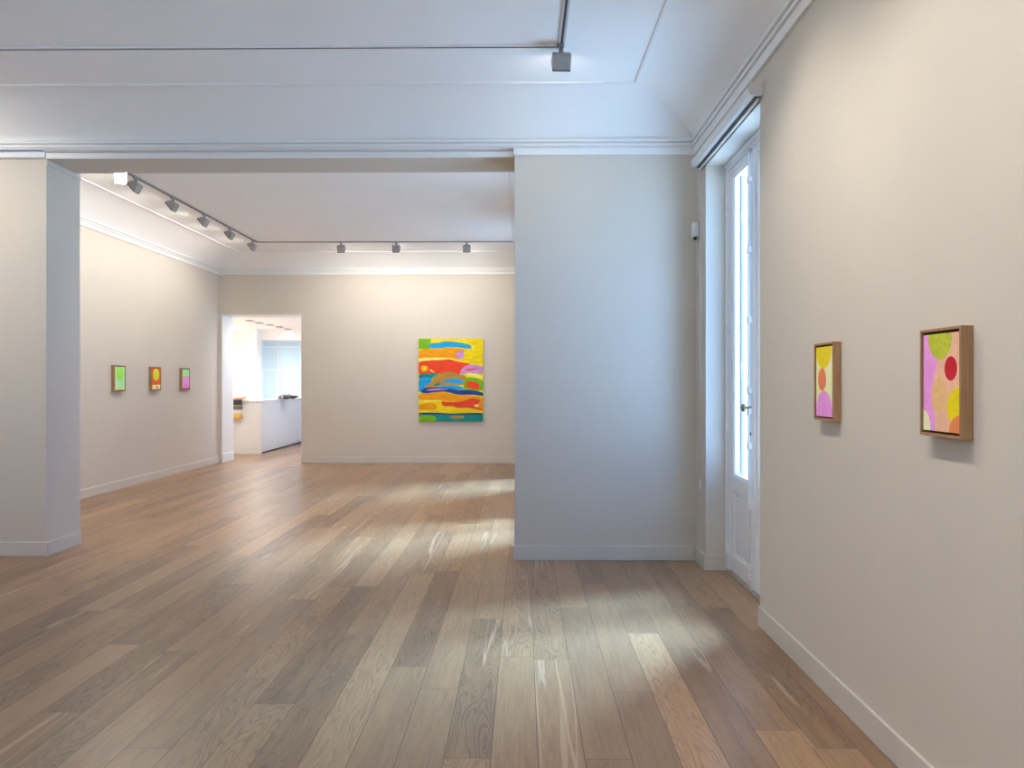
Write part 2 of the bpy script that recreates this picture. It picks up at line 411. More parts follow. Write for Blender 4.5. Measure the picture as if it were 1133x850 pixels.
# ------------------------------------------------------------------ french windows in the right wall
XD = XR + 0.165       # inner face of the frame
def french_window(name, y0, y1, XD=XD):
    r = bpy.data.objects.new(name, None); COL.objects.link(r); r.location = (XD, y0, 0); struct(r)
    Wd = y1 - y0; H = ZS
    m = MB()
    m.box(0, 0.09, 0, 0.055, 0, H); m.box(0, 0.09, Wd - 0.055, Wd, 0, H); m.box(0, 0.09, 0.055, Wd - 0.055, H - 0.05, H)
    m.box(-0.012, 0.0, 0.0, 0.03, 0, H); m.box(-0.012, 0.0, Wd - 0.03, Wd, 0, H); m.box(-0.02, 0, 0, Wd, H - 0.03, H)
    m.build('door_frame', M_DOOR, r, bevel=0.004)
    m = MB(); m.box(-0.01, 0.28, 0, Wd, 0.0, 0.018); m.build('threshold', M_STONE, r, bevel=0.004)
    mid = Wd / 2
    for side in (0, 1):
        a, b = ((0.057, mid - 0.002) if side == 0 else (mid + 0.002, Wd - 0.057))
        m = MB(); zb, zt = 0.024, H - 0.052; st = 0.085
        m.box(0.012, 0.062, a, a + st, zb, zt); m.box(0.012, 0.062, b - st, b, zb, zt)
        m.box(0.012, 0.062, a + st, b - st, zb, zb + 0.13)
        m.box(0.012, 0.062, a + st, b - st, 0.66, 0.775)
        m.box(0.012, 0.062, a + st, b - st, zt - 0.07, zt)
        # beads round the glass and the panel
        for (p, q, u, v) in ((a + st, b - st, 0.775, zt - 0.07), (a + st, b - st, zb + 0.13, 0.66)):
            for bx in ((p, p + 0.014, u, v), (q - 0.014, q, u, v), (p, q, u, u + 0.014), (p, q, v - 0.014, v)):
                m.box(0.020, 0.054, bx[0], bx[1], bx[2], bx[3])
        leaf = m.build('door_leaf', M_DOOR, r, bevel=0.003)
        m = MB(); m.box(0.030, 0.046, a + st + 0.01, b - st - 0.01, zb + 0.135, 0.655)
        m.box(0.022, 0.030, a + st + 0.055, b - st - 0.055, zb + 0.18, 0.61)
        m.build('panel', M_DOOR, leaf, bevel=0.006)
        m = MB(); m.box(0.034, 0.040, a + st + 0.004, b - st - 0.004, 0.779, zt - 0.074); m.build('glass_pane', M_GLASS, leaf)
        hy = 0.050 if side == 0 else Wd - 0.050
        for hz in (0.17, 1.12, 1.96, 2.93):
            m = MB(); m.tube((-0.008, hy, hz - 0.045), (-0.008, hy, hz + 0.045), 0.009, 12); m.lathe([(0.0, 0.014), (0.006, 0.008), (0.009, 0)], (-0.008, hy, hz + 0.045), (0, 0, 1), 12)
            m.lathe([(0.0, 0.014), (0.006, 0.008), (0.009, 0)], (-0.008, hy, hz - 0.045), (0, 0, -1), 12)
            m.build('hinge', M_DOOR, leaf)
    # moulded cover strip on the meeting stiles
    m = MB(); m.box(-0.006, 0.014, mid - 0.035, mid + 0.035, 0.03, H - 0.06); m.box(-0.014, -0.006, mid - 0.018, mid + 0.018, 0.03, H - 0.06)
    m.build('cover_strip', M_DOOR, r, bevel=0.004)
    m = MB(); m.tube((-0.026, mid + 0.004, 0.10), (-0.026, mid + 0.004, H - 0.09), 0.008, 12)
    for z in (0.12, 0.19, 0.62, 1.05, 1.30, 1.45, 1.95, 2.45, 2.95):
        m.box(-0.036, -0.012, mid - 0.016, mid + 0.024, z - 0.022, z + 0.022)
        m.lathe([(0.008, -0.03), (0.013, -0.018), (0.013, 0.018), (0.008, 0.03)], (-0.026, mid + 0.004, z), (0, 0, 1), 12)
    m.build('bolt_rod', M_DOOR, r, bevel=0.003)
    m = MB(); m.box(-0.034, -0.012, mid - 0.02, mid + 0.03, H - 0.10, H - 0.075); m.box(-0.040, -0.034, mid - 0.012, mid + 0.02, 0.018, 0.03); m.build('bolt_keeper', M_STEEL, r, bevel=0.002)
    m = MB(); m.tube((-0.012, mid, 1.325), (-0.060, mid, 1.325), 0.008, 14)
    m.lathe([(0.016, 0.0), (0.012, 0.006), (0.010, 0.02)], (-0.014, mid, 1.325), (-1, 0, 0), 16)
    m.lathe([(0.009, 0.0), (0.026, 0.006), (0.030, 0.014), (0.026, 0.024), (0.012, 0.030), (0.0, 0.032)], (-0.052, mid, 1.325), (-1, 0, 0), 20)
    m.build('knob', M_BRASS, r)
    m = MB(); m.lathe([(0.012, 0), (0.012, 0.004), (0.0, 0.006)], (-0.014, mid, 1.14), (-1, 0, 0), 14); m.build('keyhole', M_BLACK, r)
    return r
for nme, xb in (('window_added_6', -5.0),):  # unseen back window, added for cool fill light
    o = french_window(nme, 0.0, 1.6); o.rotation_euler = (0, 0, -PI / 2); o.location = (xb, YB - 0.165, 0)
names = ['window_1', 'window_2', 'window_added_7', 'window_3', 'window_4']  # third one unseen, added to lighten the ceiling and left walls
for nme, (a, b) in zip(names, WINDOWS): french_window(nme, a, b)
for nme, (a, b) in zip(names[3:], WINDOWS2): french_window(nme, a, b, XR2 + 0.165)

# folded outside shutters beside the first window, the near one added to block light (the rest show nothing of theirs)
def shutter(label, yy, sgn):
    t = thing('window_shutter', label, 'shutter', (XR + 0.275, yy, 0.03), group='folded shutters outside the window')
    Wd, H = 0.30, 3.15
    for k in range(2):
        o = k * 0.034 * sgn
        m = MB()
        y0, y1 = sorted((o, o + 0.026 * sgn))
        m.box(0, 0.035, y0, y1, 0, H); m.box(Wd - 0.035, Wd, y0, y1, 0, H)
        for z0, z1 in ((0, 0.09), (1.05, 1.12), (2.1, 2.17), (H - 0.07, H)): m.box(0.035, Wd - 0.035, y0, y1, z0, z1)
        lf = m.build('shutter_leaf', M_SHUT, t, bevel=0.002)
        m = MB(); z = 0.11
        while z < H - 0.09:
            if not (1.03 < z < 1.13 or 2.08 < z < 2.18):
                Mx = Matrix.Translation((Wd / 2, (y0 + y1) / 2, z)) @ Matrix.Rotation(0.6 * sgn, 4, 'X')
                m.box(-(Wd - 0.07) / 2, (Wd - 0.07) / 2, -0.014, 0.014, -0.003, 0.003, M=Mx)
            z += 0.034
        m.build('louvres', M_SHUT, lf)
    for z in (0.35, 1.6, 2.8):
        m = MB(); m.tube((-0.004, 0.012 * sgn, z - 0.04), (-0.004, 0.012 * sgn, z + 0.04), 0.008, 10); m.build('hinge', M_SHUT, t)
    return t
shutter('white louvred shutter folded outside the french window, seen through its glass', W1[1] - 0.075, 1)

shutter('white louvred shutter added unseen on the near side of the french window, holding light off the pier', W1[0] + 0.075, -1)  # unseen, added to keep window light off the pier

# ------------------------------------------------------------------ roller blind
t = thing('roller_blind', 'white roller blind cassette rolled up above the tall french window', 'blind', (XR, 4.55, 3.265))
LB = 1.56
prof = [(0, 0.0), (-0.040, 0.0), (-0.056, 0.003), (-0.068, 0.010), (-0.076, 0.021), (-0.080, 0.036), (-0.080, 0.056), (-0.078, 0.068), (-0.072, 0.075), (-0.064, 0.077), (0, 0.077)]
m = MB(); m.extrude(prof, lambda u, v, q: (u, q, v), 0.02, LB - 0.02); m.build('cassette', M_BLIND, t)
for a, b in ((0, 0.02), (LB - 0.02, LB)):
    m = MB(); m.extrude([(u * 1.10, v * 1.10 - 0.004) for u, v in prof], lambda u, v, q: (u, q, v), a, b); m.build('end_cap', M_CAP_SHADE, t, bevel=0.003)
m = MB(); m.tube((-0.022, 0.03, -0.016), (-0.022, LB - 0.03, -0.016), 0.009, 14); m.build('bottom_bar', M_BLIND, t)
m = MB(); m.box(-0.044, -0.008, 0.03, LB - 0.03, -0.008, 0.002); m.build('roller_slot', M_SLOT, t)
m = MB(); zc = -0.005
for dy in (-0.006, 0.006): m.tube((-0.022, LB - 0.06 + dy, -0.005), (-0.022, LB - 0.06 + dy * 0.4, -2.55), 0.0016, 8)
m.build('pull_cord', M_BLIND, t)
m = MB(); m.lathe([(0.0, 0.0), (0.006, 0.004), (0.0085, 0.012), (0.0085, 0.07), (0.004, 0.085), (0, 0.087)], (-0.022, LB - 0.06, -2.635), (0, 0, 1), 14); m.build('cord_weight', M_BLIND, t)

# sensor on the strip of wall next to the window
t = thing('motion_sensor', 'small white box sensor high on the wall strip left of the window', 'sensor', (XR, 6.17, 2.69))
m = MB(); m.box(-0.012, 0, -0.045, 0.045, 0, 0.15, bevel=0.003); m.build('bracket', M_STEEL, t)
m = MB(); m.box(-0.060, -0.012, -0.036, 0.036, 0.022, 0.14, bevel=0.008); m.build('housing', M_BLIND, t)
m = MB(); m.tube((-0.036, 0, 0.0), (-0.036, 0, 0.022), 0.014, 14); m.build('lens', M_BLACK, t)
m = MB(); m.tube((-0.006, 0.02, 0.15), (-0.006, 0.06, 0.58), 0.0022, 8); m.build('cable', M_BLIND, t)

# ------------------------------------------------------------------ track lighting
def track(label, p0, p1, z, group=None, rail=None):
    p0, p1 = Vector((*p0, z)), Vector((*p1, z)); d = p1 - p0; L_ = d.length
    t = thing('lighting_track', label, 'track', p0, (0, 0, math.atan2(d.y, d.x)), group)
    m = MB()
    m.box(0, L_, -0.022, -0.0085, -0.012, 0); m.box(0, L_, 0.0085, 0.022, -0.012, 0); m.box(0, L_, -0.0085, 0.0085, -0.003, 0)
    m.build('rail', rail or M_TRACK, t)
    m = MB(); m.box(0.01, L_ - 0.01, -0.0085, 0.0085, -0.0115, -0.004); m.build('groove', M_SLOT, t)
    for a, b in ((-0.006, 0), (L_, L_ + 0.006)):
        m = MB(); m.box(a, b, -0.023, 0.023, -0.013, 0); m.build('end_cap', M_TRACK, t)
    return t
TZ1, TZ2 = ZC1, ZC2
TX, TY = 0.277, 5.07
track('short grey ceiling track running from the nearest spotlight towards the viewer', (TX, TY), (TX, -2.0), TZ1, rail=M_RAIL)
track('long thin dark track straight across the ceiling of the near room', (TX - 0.03, TY), (-4.75, TY), TZ1, rail=M_RAILW)
FX, FY = -4.41, 12.36
track('grey ceiling track above the left wall of the far room with a row of spotlights', (FX, 7.3), (FX, FY), TZ2)
track('thin ceiling track along the far wall carrying three spotlights', (FX + 0.03, FY), (0.3, FY), TZ2)

def spot(label, loc, aim, energy=60, cone=100, group='spotlights on the ceiling tracks', bright=False, lamp=True, cat='spotlight'):
    """hung at loc (under the track); aim = direction of the light"""
    t = thing('track_spotlight', label, cat, loc, group=group)
    m = MB(); m.box(-0.016, 0.016, -0.04, 0.04, -0.022, 0.0, bevel=0.003); m.build('adapter', M_TRACK, t)
    m = MB(); m.tube((0, 0, -0.020), (0, 0, -0.050), 0.012, 14); m.lathe([(0.0, -0.018), (0.016, -0.012), (0.018, 0.0), (0.016, 0.012), (0, 0.018)], (0, 0, -0.050), (0, 0, 1), 14); m.build('stem', M_GREY, t)
    a = Vector(aim).normalized()
    q = a.to_track_quat('Y', 'Z').to_matrix().to_4x4()       # local Y = aim, Z = up-ish
    R = Matrix.Translation((0, 0, -0.062)) @ q
    # wedge shaped head: (along aim, up) profile
    pr = [(-0.012, 0.014), (0.012, 0.024), (0.054, 0.040), (0.060, 0.040), (0.060, -0.092), (0.052, -0.092), (-0.026, -0.058), (-0.030, -0.044)]
    m = MB(); m.extrude(pr, lambda u, v, s: tuple(R @ Vector((s, u, v))), -0.062, 0.062)
    m.build('head', M_GREY, t, bevel=0.004)
    m = MB(); m.box(-0.054, 0.054, 0.0601, 0.0606, -0.083, 0.031, M=R); m.build('lens', M_LENS_BRIGHT if bright else M_LENS_ON, t)
    m = MB()
    for bx in ((-0.062, -0.055, -0.092, 0.040), (0.055, 0.062, -0.092, 0.040), (-0.055, 0.055, -0.092, -0.084), (-0.055, 0.055, 0.032, 0.040)): m.box(bx[0], bx[1], 0.0601, 0.068, bx[2], bx[3], M=R)
    m.build('rim', M_BLACK, t)
    if lamp:
        l = bpy.data.lights.new('spot_lamp', 'SPOT'); l.energy = energy * SPOT_W; l.color = WARM
        l.spot_size = math.radians(cone); l.spot_blend = 1.0; l.shadow_soft_size = 0.05
        o = bpy.data.objects.new('spot_lamp', l); COL.objects.link(o); o.parent = t
        o.location = R @ Vector((0, 0.085, -0.026))
        o.rotation_euler = a.to_track_quat('-Z', 'Y').to_euler()
    return t
H1, H2 = TZ1 - 0.0125, TZ2 - 0.0125
spot('grey spotlight at the track corner, nearest one, aimed at the pier', (TX, TY - 0.02, H1), (-0.05, 0.80, -0.62), 6, 95)
G0 = 'spotlights out of the frame'
for yy in (3.7, 2.55, 1.3, 0.0, -1.3):
    spot('grey ceiling spotlight on the track above the viewer', (TX, yy, H1), (0.50, 0.0, -0.86), 84, 96, G0)
track('grey ceiling track over the left side of the near room', (-4.72, TY - 0.05), (-4.72, -2.0), TZ1)
for yy, am in ((4.6, (-0.1, 0.75, -0.65)), (3.2, (-0.3, 0.8, -0.5)), (1.2, (-0.8, 0, -0.6)), (-0.8, (-0.8, 0, -0.6))):
    spot('grey ceiling spotlight on the left track of the near room', (-4.72, yy, H1), am, 80, 120, G0)
G1 = 'spotlights over the left wall of the far room'
ORD = ['nearest', 'second', 'third', 'fourth', 'farthest']
for k, yy in enumerate((8.44, 9.35, 10.28, 11.2, 12.15)):
    spot('grey wedge spotlight over the left wall, %s of the five side-on heads in the row' % ORD[k], (FX, yy, H2), (-0.78, 0.0, -0.63), 31, 150, G1)
spot('dazzling lit spotlight at the near end of the far room track, facing the viewer', (FX, 8.12, H2), (0.46, -0.84, -0.28), 22, 100, G1, bright=True)
G2 = 'spotlights over the far wall'
for lab, xx in (('grey box spotlight over the far wall, nearest the doorway', -3.0), ('grey box spotlight over the far wall, middle one of three', -2.08), ('grey box spotlight over the far wall, next to the pier and above the big painting', -0.90)):
    spot(lab, (xx, FY, H2), (0.0, 0.72, -0.69), 54, 150, G2)
for xx in (-3.6, -2.0, -0.7):  # unseen heads added to throw warm light on the far floor
    spot('grey ceiling spotlight added unseen behind the beam to warm the far room floor', (xx, 7.45, H2), (-0.05, 0.45, -0.9), 120, 130, 'added spotlights behind the beam')
track('grey ceiling track added unseen behind the beam', (-4.2, 7.45), (0.0, 7.45), TZ2)  # unseen track added to carry those heads

# ------------------------------------------------------------------ pictures
def paint(name, rgb, noise=0.06, scale=45.0, stretch=(1, 1, 1)):
    return mat('paint ' + name, tuple(min(0.93, c * 1.25) for c in lin(rgb)), 0.6, spec=0.3, noise=noise, nscale=scale, bump=0.25, stretch=stretch)
def clip(poly, w_, h_):
    def cut(P, inside, inter):
        out = []
        for i in range(len(P)):
            a, b = P[i - 1], P[i]
            if inside(b):
                if not inside(a): out.append(inter(a, b))
                out.append(b)
            elif inside(a): out.append(inter(a, b))
        return out
    def ix(x):
        return lambda a, b: (x, a[1] + (b[1] - a[1]) * (x - a[0]) / (b[0] - a[0]))
    def iy(y):
        return lambda a, b: (a[0] + (b[0] - a[0]) * (y - a[1]) / (b[1] - a[1]), y)
    for ins, it in ((lambda p: p[0] >= 0, ix(0)), (lambda p: p[0] <= w_, ix(w_)), (lambda p: p[1] >= 0, iy(0)), (lambda p: p[1] <= h_, iy(h_))):
        if poly: poly = cut(poly, ins, it)
    return poly
def smooth_poly(P, n=3):
    for _ in range(n):
        Q = []
        for i in range(len(P)):
            a, b = P[i], P[(i + 1) % len(P)]
            Q += [(a[0] * .75 + b[0] * .25, a[1] * .75 + b[1] * .25), (a[0] * .25 + b[0] * .75, a[1] * .25 + b[1] * .75)]
        P = Q
    return P
def disc(cu, cv, ru, rv, n=48):
    return [(cu + ru * math.cos(2 * PI * k / n), cv + rv * math.sin(2 * PI * k / n)) for k in range(n)]
def canvas(parent, w_, h_, x0, z0, y_front, bg, shapes, depth, step=0.00006):
    """front face looks along local -Y; shapes: (material, polygon in u,v with v from the top)"""
    mats = [bg]; m = MB()
    m.box(x0, x0 + w_, y_front, y_front + depth, z0, z0 + h_)
    for k, (mt, P) in enumerate(shapes):
        P = clip([(u * w_, (1 - v) * h_) for u, v in P], w_, h_)
        if len(P) < 3: continue
        if mt not in mats: mats.append(mt)
        yy = y_front - step * (k + 1)
        ar = sum(P[i - 1][0] * P[i][1] - P[i][0] * P[i - 1][1] for i in range(len(P)))
        if ar < 0: P = P[::-1]
        # a thin slab of paint
        A = [m.bm.verts.new((x0 + p[0], yy, z0 + p[1])) for p in P]
        B = [m.bm.verts.new((x0 + p[0], y_front + 0.0001, z0 + p[1])) for p in P]
        i = mats.index(mt); n = len(P)
        f = m.bm.faces.new(A); f.material_index = i
        for q in range(n):
            f = m.bm.faces.new((B[q], B[(q + 1) % n], A[(q + 1) % n], A[q])); f.material_index = i
    m.bm.normal_update()
    bmesh.ops.triangulate(m.bm, faces=[f for f in m.bm.faces if len(f.verts) > 4], ngon_method='EAR_CLIP')
    return m.build('canvas', mats, parent, fix=False)
def framed(label, loc, rotz, w_, h_, dep, wood, bg, shapes, group):
    """origin: centre of the back at the wall; front along local -Y"""
    t = thing('framed_painting', label, 'painting', loc, (0, 0, rotz), group)
    fw, gap = 0.010, 0.008
    m = MB()
    m.box(-w_ / 2, -w_ / 2 + fw, -dep, 0, -h_ / 2, h_ / 2); m.box(w_ / 2 - fw, w_ / 2, -dep, 0, -h_ / 2, h_ / 2)
    m.box(-w_ / 2 + fw, w_ / 2 - fw, -dep, 0, h_ / 2 - fw, h_ / 2); m.box(-w_ / 2 + fw, w_ / 2 - fw, -dep, 0, -h_ / 2, -h_ / 2 + fw)
    m.build('frame', wood, t, bevel=0.0012)
    m = MB(); m.box(-w_ / 2 + fw, w_ / 2 - fw, -0.012, -0.004, -h_ / 2 + fw, h_ / 2 - fw); m.build('backing', M_GAP, t)
    cw, ch = w_ - 2 * (fw + gap * 0.6), h_ - 2 * (fw + gap * 1.1)
    canvas(t, cw, ch, -cw / 2, -ch / 2, -dep + 0.006, bg, shapes, dep - 0.018)
    return t

violet = paint('violet', (226, 146, 214)); peach = paint('peach', (248, 176, 146)); olive = paint('olive', (176, 184, 48), 0.14)
crimson = paint('crimson', (186, 18, 40)); tan = paint('tan', (222, 180, 122)); yellow = paint('yellow', (255, 202, 0)); orange = paint('orange', (247, 130, 76))
cream = paint('cream', (246, 236, 184)); palelime = paint('pale lime', (232, 232, 172)); coral = paint('coral', (246, 128, 86))
P2 = [(violet, [(0, 0), (.13, 0), (.18, .12), (.27, .20), (.40, .25), (.37, .34), (.30, .45), (.24, .58), (.25, .72), (.32, .84), (.34, .92), (.31, 1), (0, 1)]),
      (olive, disc(.47, .03, .325, .235)), (crimson, disc(.765, .36, .165, .122)), (tan, disc(.45, .63, .215, .175)),
      (yellow, disc(1.02, .75, .36, .205)), (orange, disc(1.02, 1.02, .31, .20)), (cream, disc(-.02, .99, .23, .205))]
P1 = [(yellow, disc(.44, .02, .475, .295)), (coral, disc(.36, .47, .245, .165)), (violet, disc(.47, 1.02, .53, .39))]
def on_right(label, yc, zc, w_, h_, dep, wood, bg, shp):
    # viewed from inside, local +X points away from the window (towards the viewer)
    return framed(label, (XR, yc, zc), -PI / 2, w_, h_, dep, wood, bg, shp, 'framed abstracts on the right wall')
on_right('framed abstract of pink, olive and crimson shapes in a brown wood frame, nearest the viewer', 2.572, 1.502, 0.250, 0.376, 0.042, M_WALNUT, peach, P2)
on_right('framed abstract with yellow, coral and violet rounds in a pale wood frame, beside the window', 3.562, 1.507, 0.224, 0.372, 0.038, M_OAK, palelime, P1)

mint = paint('mint', (166, 238, 166)); leaf = paint('leaf green', (150, 220, 84)); apricot = paint('apricot', (240, 200, 120))
dorange = paint('deep orange', (232, 104, 30)); lemon = paint('lemon', (240, 214, 60)); lime = paint('lime', (196, 220, 40)); bpeach = paint('pale peach', (255, 216, 160))
rust = paint('rust', (190, 90, 50)); lgreen = paint('light green', (160, 230, 160)); pink = paint('pink', (234, 150, 214)); magenta = paint('magenta', (205, 90, 170))
P3 = [(leaf, disc(.5, .29, .38, .31)), (apricot, disc(.52, 1.02, .22, .14))]
P4 = [(lemon, disc(.5, .30, .36, .28)), (lime, disc(.47, .30, .2, .2)), (bpeach, [(0, .79), (1, .78), (1, 1), (0, 1)]), (rust, smooth_poly([(.35, .86), (.5, .90), (.6, .85), (.78, .88), (.75, .93), (.4, .94)])), (rust, [(.6, .985), (.85, .97), (.85, 1), (.5, 1)])]
P5 = [(lgreen, [(0, 0), (1, 0), (1, .36), (0, .36)]), (magenta, disc(.3, .84, .08, .04, 16)), (magenta, disc(.55, .78, .1, .04, 16)), (magenta, disc(.7, .88, .09, .05, 16)), (magenta, [(.1, .95), (1, .93), (1, 1), (0, 1)])]
def on_left(label, yc, bg, shp):
    return framed(label, (XL, yc, 1.567), PI / 2, 0.285, 0.365, 0.05, M_WALNUT, bg, shp, 'framed abstracts on the left wall')
on_left('small framed painting, leaf green round on mint, leftmost on the left wall', 10.36, mint, P3)
on_left('small framed painting of a lemon oval on orange, middle of three on the left wall', 11.40, dorange, P4)
on_left('small framed painting of green above pink, nearest the doorway on the left wall', 12.41, pink, P5)

# large unframed canvas on the far wall
t = thing('abstract_canvas', 'large unframed canvas of bright wavy colour bands on the far wall', 'painting', (-1.302, YF - 0.002, 0.785))
CW, CH = 1.20, 1.545
def zz(*pts): return [((x - 170) / 502.0, (y - 105) / 645.0) for x, y in pts]
def st(n, rgb): return paint(n, rgb, 0.13, 9.0, (1, 1, 2.5))
b_green = st('grass', (108, 168, 22)); b_blue = st('sky blue', (24, 150, 205)); b_yel = st('sun yellow', (255, 196, 0)); b_or = st('tangerine', (255, 146, 10))
b_red = st('vermilion', (232, 66, 34)); b_lil = st('lilac', (190, 138, 190)); b_och = st('ochre', (166, 132, 56)); b_navy = st('navy', (36, 62, 132))
b_teal = st('teal', (14, 128, 122)); b_ly = st('pale yellow', (236, 214, 96)); b_dred = st('brick', (214, 66, 40)); b_cream = st('warm cream', (248, 214, 110))
shapes = [
    (b_green, zz((160, 95), (268, 95), (258, 186), (160, 186))),
    (b_blue, zz((248, 140), (340, 138), (355, 124), (480, 132), (545, 146), (582, 158), (578, 184), (520, 180), (430, 168), (340, 180), (250, 182))),
    (b_or, zz((160, 186), (340, 184), (430, 172), (528, 186), (524, 210), (515, 262), (440, 258), (300, 262), (160, 270))),
    (b_lil, zz(*[(494 + 32 * math.cos(k * PI / 12), 232 + 34 * math.sin(k * PI / 12)) for k in range(24)])),
    (b_cream, zz((160, 258), (300, 252), (410, 254), (520, 292), (420, 268), (300, 272), (160, 284))),
    (b_red, zz((160, 284), (260, 274), (370, 270), (410, 262), (470, 284), (600, 305), (540, 318), (500, 350), (490, 392), (420, 380), (360, 372), (250, 392), (160, 385))),
    (b_or, zz(*[(214 + 31 * math.cos(k * PI / 12), 336 + 29 * math.sin(k * PI / 12)) for k in range(24)])),
    (b_yel, zz(*[(214 + 17 * math.cos(k * PI / 12), 336 + 17 * math.sin(k * PI / 12)) for k in range(24)])),
    (b_lil, zz((540, 312), (600, 304), (680, 322), (680, 388), (560, 366), (510, 388), (488, 380), (504, 340))),
    (b_teal, zz((160, 384), (290, 372), (330, 378), (290, 420), (160, 420))),
    (b_blue, zz((160, 408), (275, 402), (270, 455), (240, 480), (160, 540))),
    (b_och, zz((280, 396), (380, 366), (420, 360), (480, 384), (540, 392), (550, 436), (520, 470), (400, 470), (330, 490), (200, 494), (250, 452), (275, 440))),
    (b_blue, zz((340, 450), (380, 428), (450, 410), (520, 432), (520, 462), (450, 452), (400, 446))),
    (b_blue, zz((320, 476), (430, 468), (520, 480), (520, 505), (400, 502), (320, 486))),
    (b_green, zz((548, 400), (680, 424), (680, 520), (540, 500), (512, 492), (530, 440))),
    (b_ly, zz((542, 368), (600, 376), (680, 398), (680, 424), (610, 408), (540, 392))),
    (b_red, zz((545, 434), (600, 440), (650, 456), (642, 500), (600, 498), (536, 484))),
    (b_navy, zz((188, 500), (250, 482), (400, 490), (470, 508), (540, 500), (680, 522), (680, 556), (600, 540), (480, 545), (400, 522), (340, 516), (190, 538))),
    (b_or, zz((160, 545), (250, 530), (340, 518), (430, 540), (520, 545), (580, 548), (680, 562), (680, 640), (500, 600), (340, 590), (160, 582))),
    (b_yel, zz((160, 585), (330, 580), (430, 600), (560, 600), (680, 640), (680, 690), (160, 690))),
    (b_or, zz((160, 615), (300, 605), (314, 640), (300, 660), (160, 662))),
    (b_dred, zz((340, 588), (400, 600), (510, 598), (590, 560), (680, 600), (680, 670), (610, 658), (540, 640), (480, 650), (430, 628), (360, 638))),
    (b_or, zz((640, 600), (680, 590), (680, 660), (630, 640))),
    (b_yel, zz((160, 668), (400, 672), (560, 640), (680, 672), (680, 690), (160, 690))),
    (b_navy, zz((160, 680), (350, 682), (420, 690), (520, 684), (680, 682), (680, 702), (160, 700))),
    (b_teal, zz((160, 697), (680, 697), (680, 760), (160, 760))),
    (b_green, zz((160, 702), (290, 702), (310, 730), (290, 760), (160, 760))),
]
extra = [
    (b_lil, zz((505, 360), (540, 340), (590, 346), (600, 356), (550, 356), (515, 380))), (b_dred, zz((520, 345), (600, 335), (640, 340), (600, 348), (540, 356))),
    (b_cream, zz((586, 165), (600, 160), (602, 200), (588, 196))),
    (b_dred, zz((190, 300), (330, 290), (420, 300), (330, 312), (200, 318))), (b_cream, zz((250, 340), (275, 352), (300, 372), (268, 362))),
    (b_lil, zz((230, 502), (330, 492), (420, 500), (330, 506), (235, 512))), (b_cream, zz((160, 590), (330, 584), (335, 594), (160, 600))),
    (b_teal, zz((275, 470), (330, 448), (345, 455), (320, 476))), (b_och, zz((410, 710), (500, 704), (540, 716), (480, 732), (415, 726))),
    (b_cream, zz((590, 630), (640, 610), (632, 640))),
    (b_or, zz((280, 545), (345, 528), (400, 545), (330, 556)))]
shapes = [(mt, smooth_poly(P, 2) if 4 < len(P) < 24 else P) for mt, P in shapes] + [(mt, smooth_poly(P, 2)) for mt, P in extra]
canvas(t, CW, CH, -CW / 2, 0, -0.045, b_yel, shapes, 0.042)
m = MB(); m.box(-CW / 2 + 0.08, CW / 2 - 0.08, -0.003, 0, 0.08, CH - 0.08); m.build('wall_batten', M_OAK, t)

# ------------------------------------------------------------------ reception room behind the doorway
RX0, RX1, RY1, RZ = -9.3, -1.5, 21.4, 3.0
wall_boxes('wall_reception_left', [(RX0 - 0.2, RX0, YF2, RY1, 0, RZ)], M_WHITE)
wall_boxes('wall_reception_right', [(RX1, RX1 + 0.2, YF2, 16.0, 0, RZ), (RX1, RX1 + 0.2, 18.0, RY1, 0, RZ), (RX1, RX1 + 0.2, 16.0, 18.0, 0, 0.9), (RX1, RX1 + 0.2, 16.0, 18.0, 2.75, RZ)], M_WHITE)
wall_boxes('wall_reception_far', [(RX0 - 0.2, RX1 + 0.2, RY1, RY1 + 0.2, 0, RZ)], M_WHITE)
wall_boxes('ceiling_reception', [(RX0 - 0.2, RX1 + 0.2, YF2, RY1 + 0.2, RZ, RZ + 0.15)], M_WHITE)
wall_boxes('wall_reception_near', [(RX0 - 0.2, XL - 0.3, YF2 - 0.2, YF2, 0, RZ)], M_WHITE)
portal((RX1 + 0.22, 17.0, 1.6), 2.0, 2.3, (-1, 0, 0))
r = bpy.data.objects.new('window_added_5', None); COL.objects.link(r); r.location = (RX1 + 0.06, 16.0, 0.5); struct(r)  # unseen window added to bring blue sky light into the reception
m = MB()
for y in (0.0, 0.97, 1.94): m.box(0, 0.06, y, y + 0.06, 0, 2.25)
m.box(0, 0.06, 0, 2.0, 0, 0.06); m.box(0, 0.06, 0, 2.0, 2.19, 2.25); m.build('window_frame', M_DOOR, r)
m = MB(); m.box(0.026, 0.032, 0.03, 1.97, 0.03, 2.22); m.build('glass_pane', M_GLASS, r)

# column and glazed partition
M_PART = mat('partition glass with daylight blue', lin((178, 208, 230)), 0.25, noise=0.01, nscale=2)  # blue of the daylight is put into the base colour
YQ = 20.6
def px_at(px, Yd): return (px - 566.5) / F_PX * Yd - 0.01159 * Yd
def pz_at(py, Yd): return 1.5 + (424 - py) / F_PX * Yd
wall_boxes('wall_reception_column', [(px_at(281.5, YQ), px_at(287.8, YQ), YQ - 0.35, YQ + 0.25, 0, RZ)], M_WHITE)
wall_boxes('ceiling_reception_bulkhead', [(px_at(287.8, YQ), RX1, YQ - 0.1, RY1, pz_at(376.5, YQ), RZ)], M_WHITE)
t = thing('glazed_partition', 'panelled partition with daylight blue in its colour, behind the white reception desk', 'partition', (px_at(287.8, YQ) + 0.0, YQ + 0.05, 0))
Wp = RX1 - px_at(287.8, YQ); Hp = pz_at(376.5, YQ)
m = MB(); m.box(0, Wp, 0.01, 0.04, 0, Hp); m.build('panel_sheet', M_PART, t)
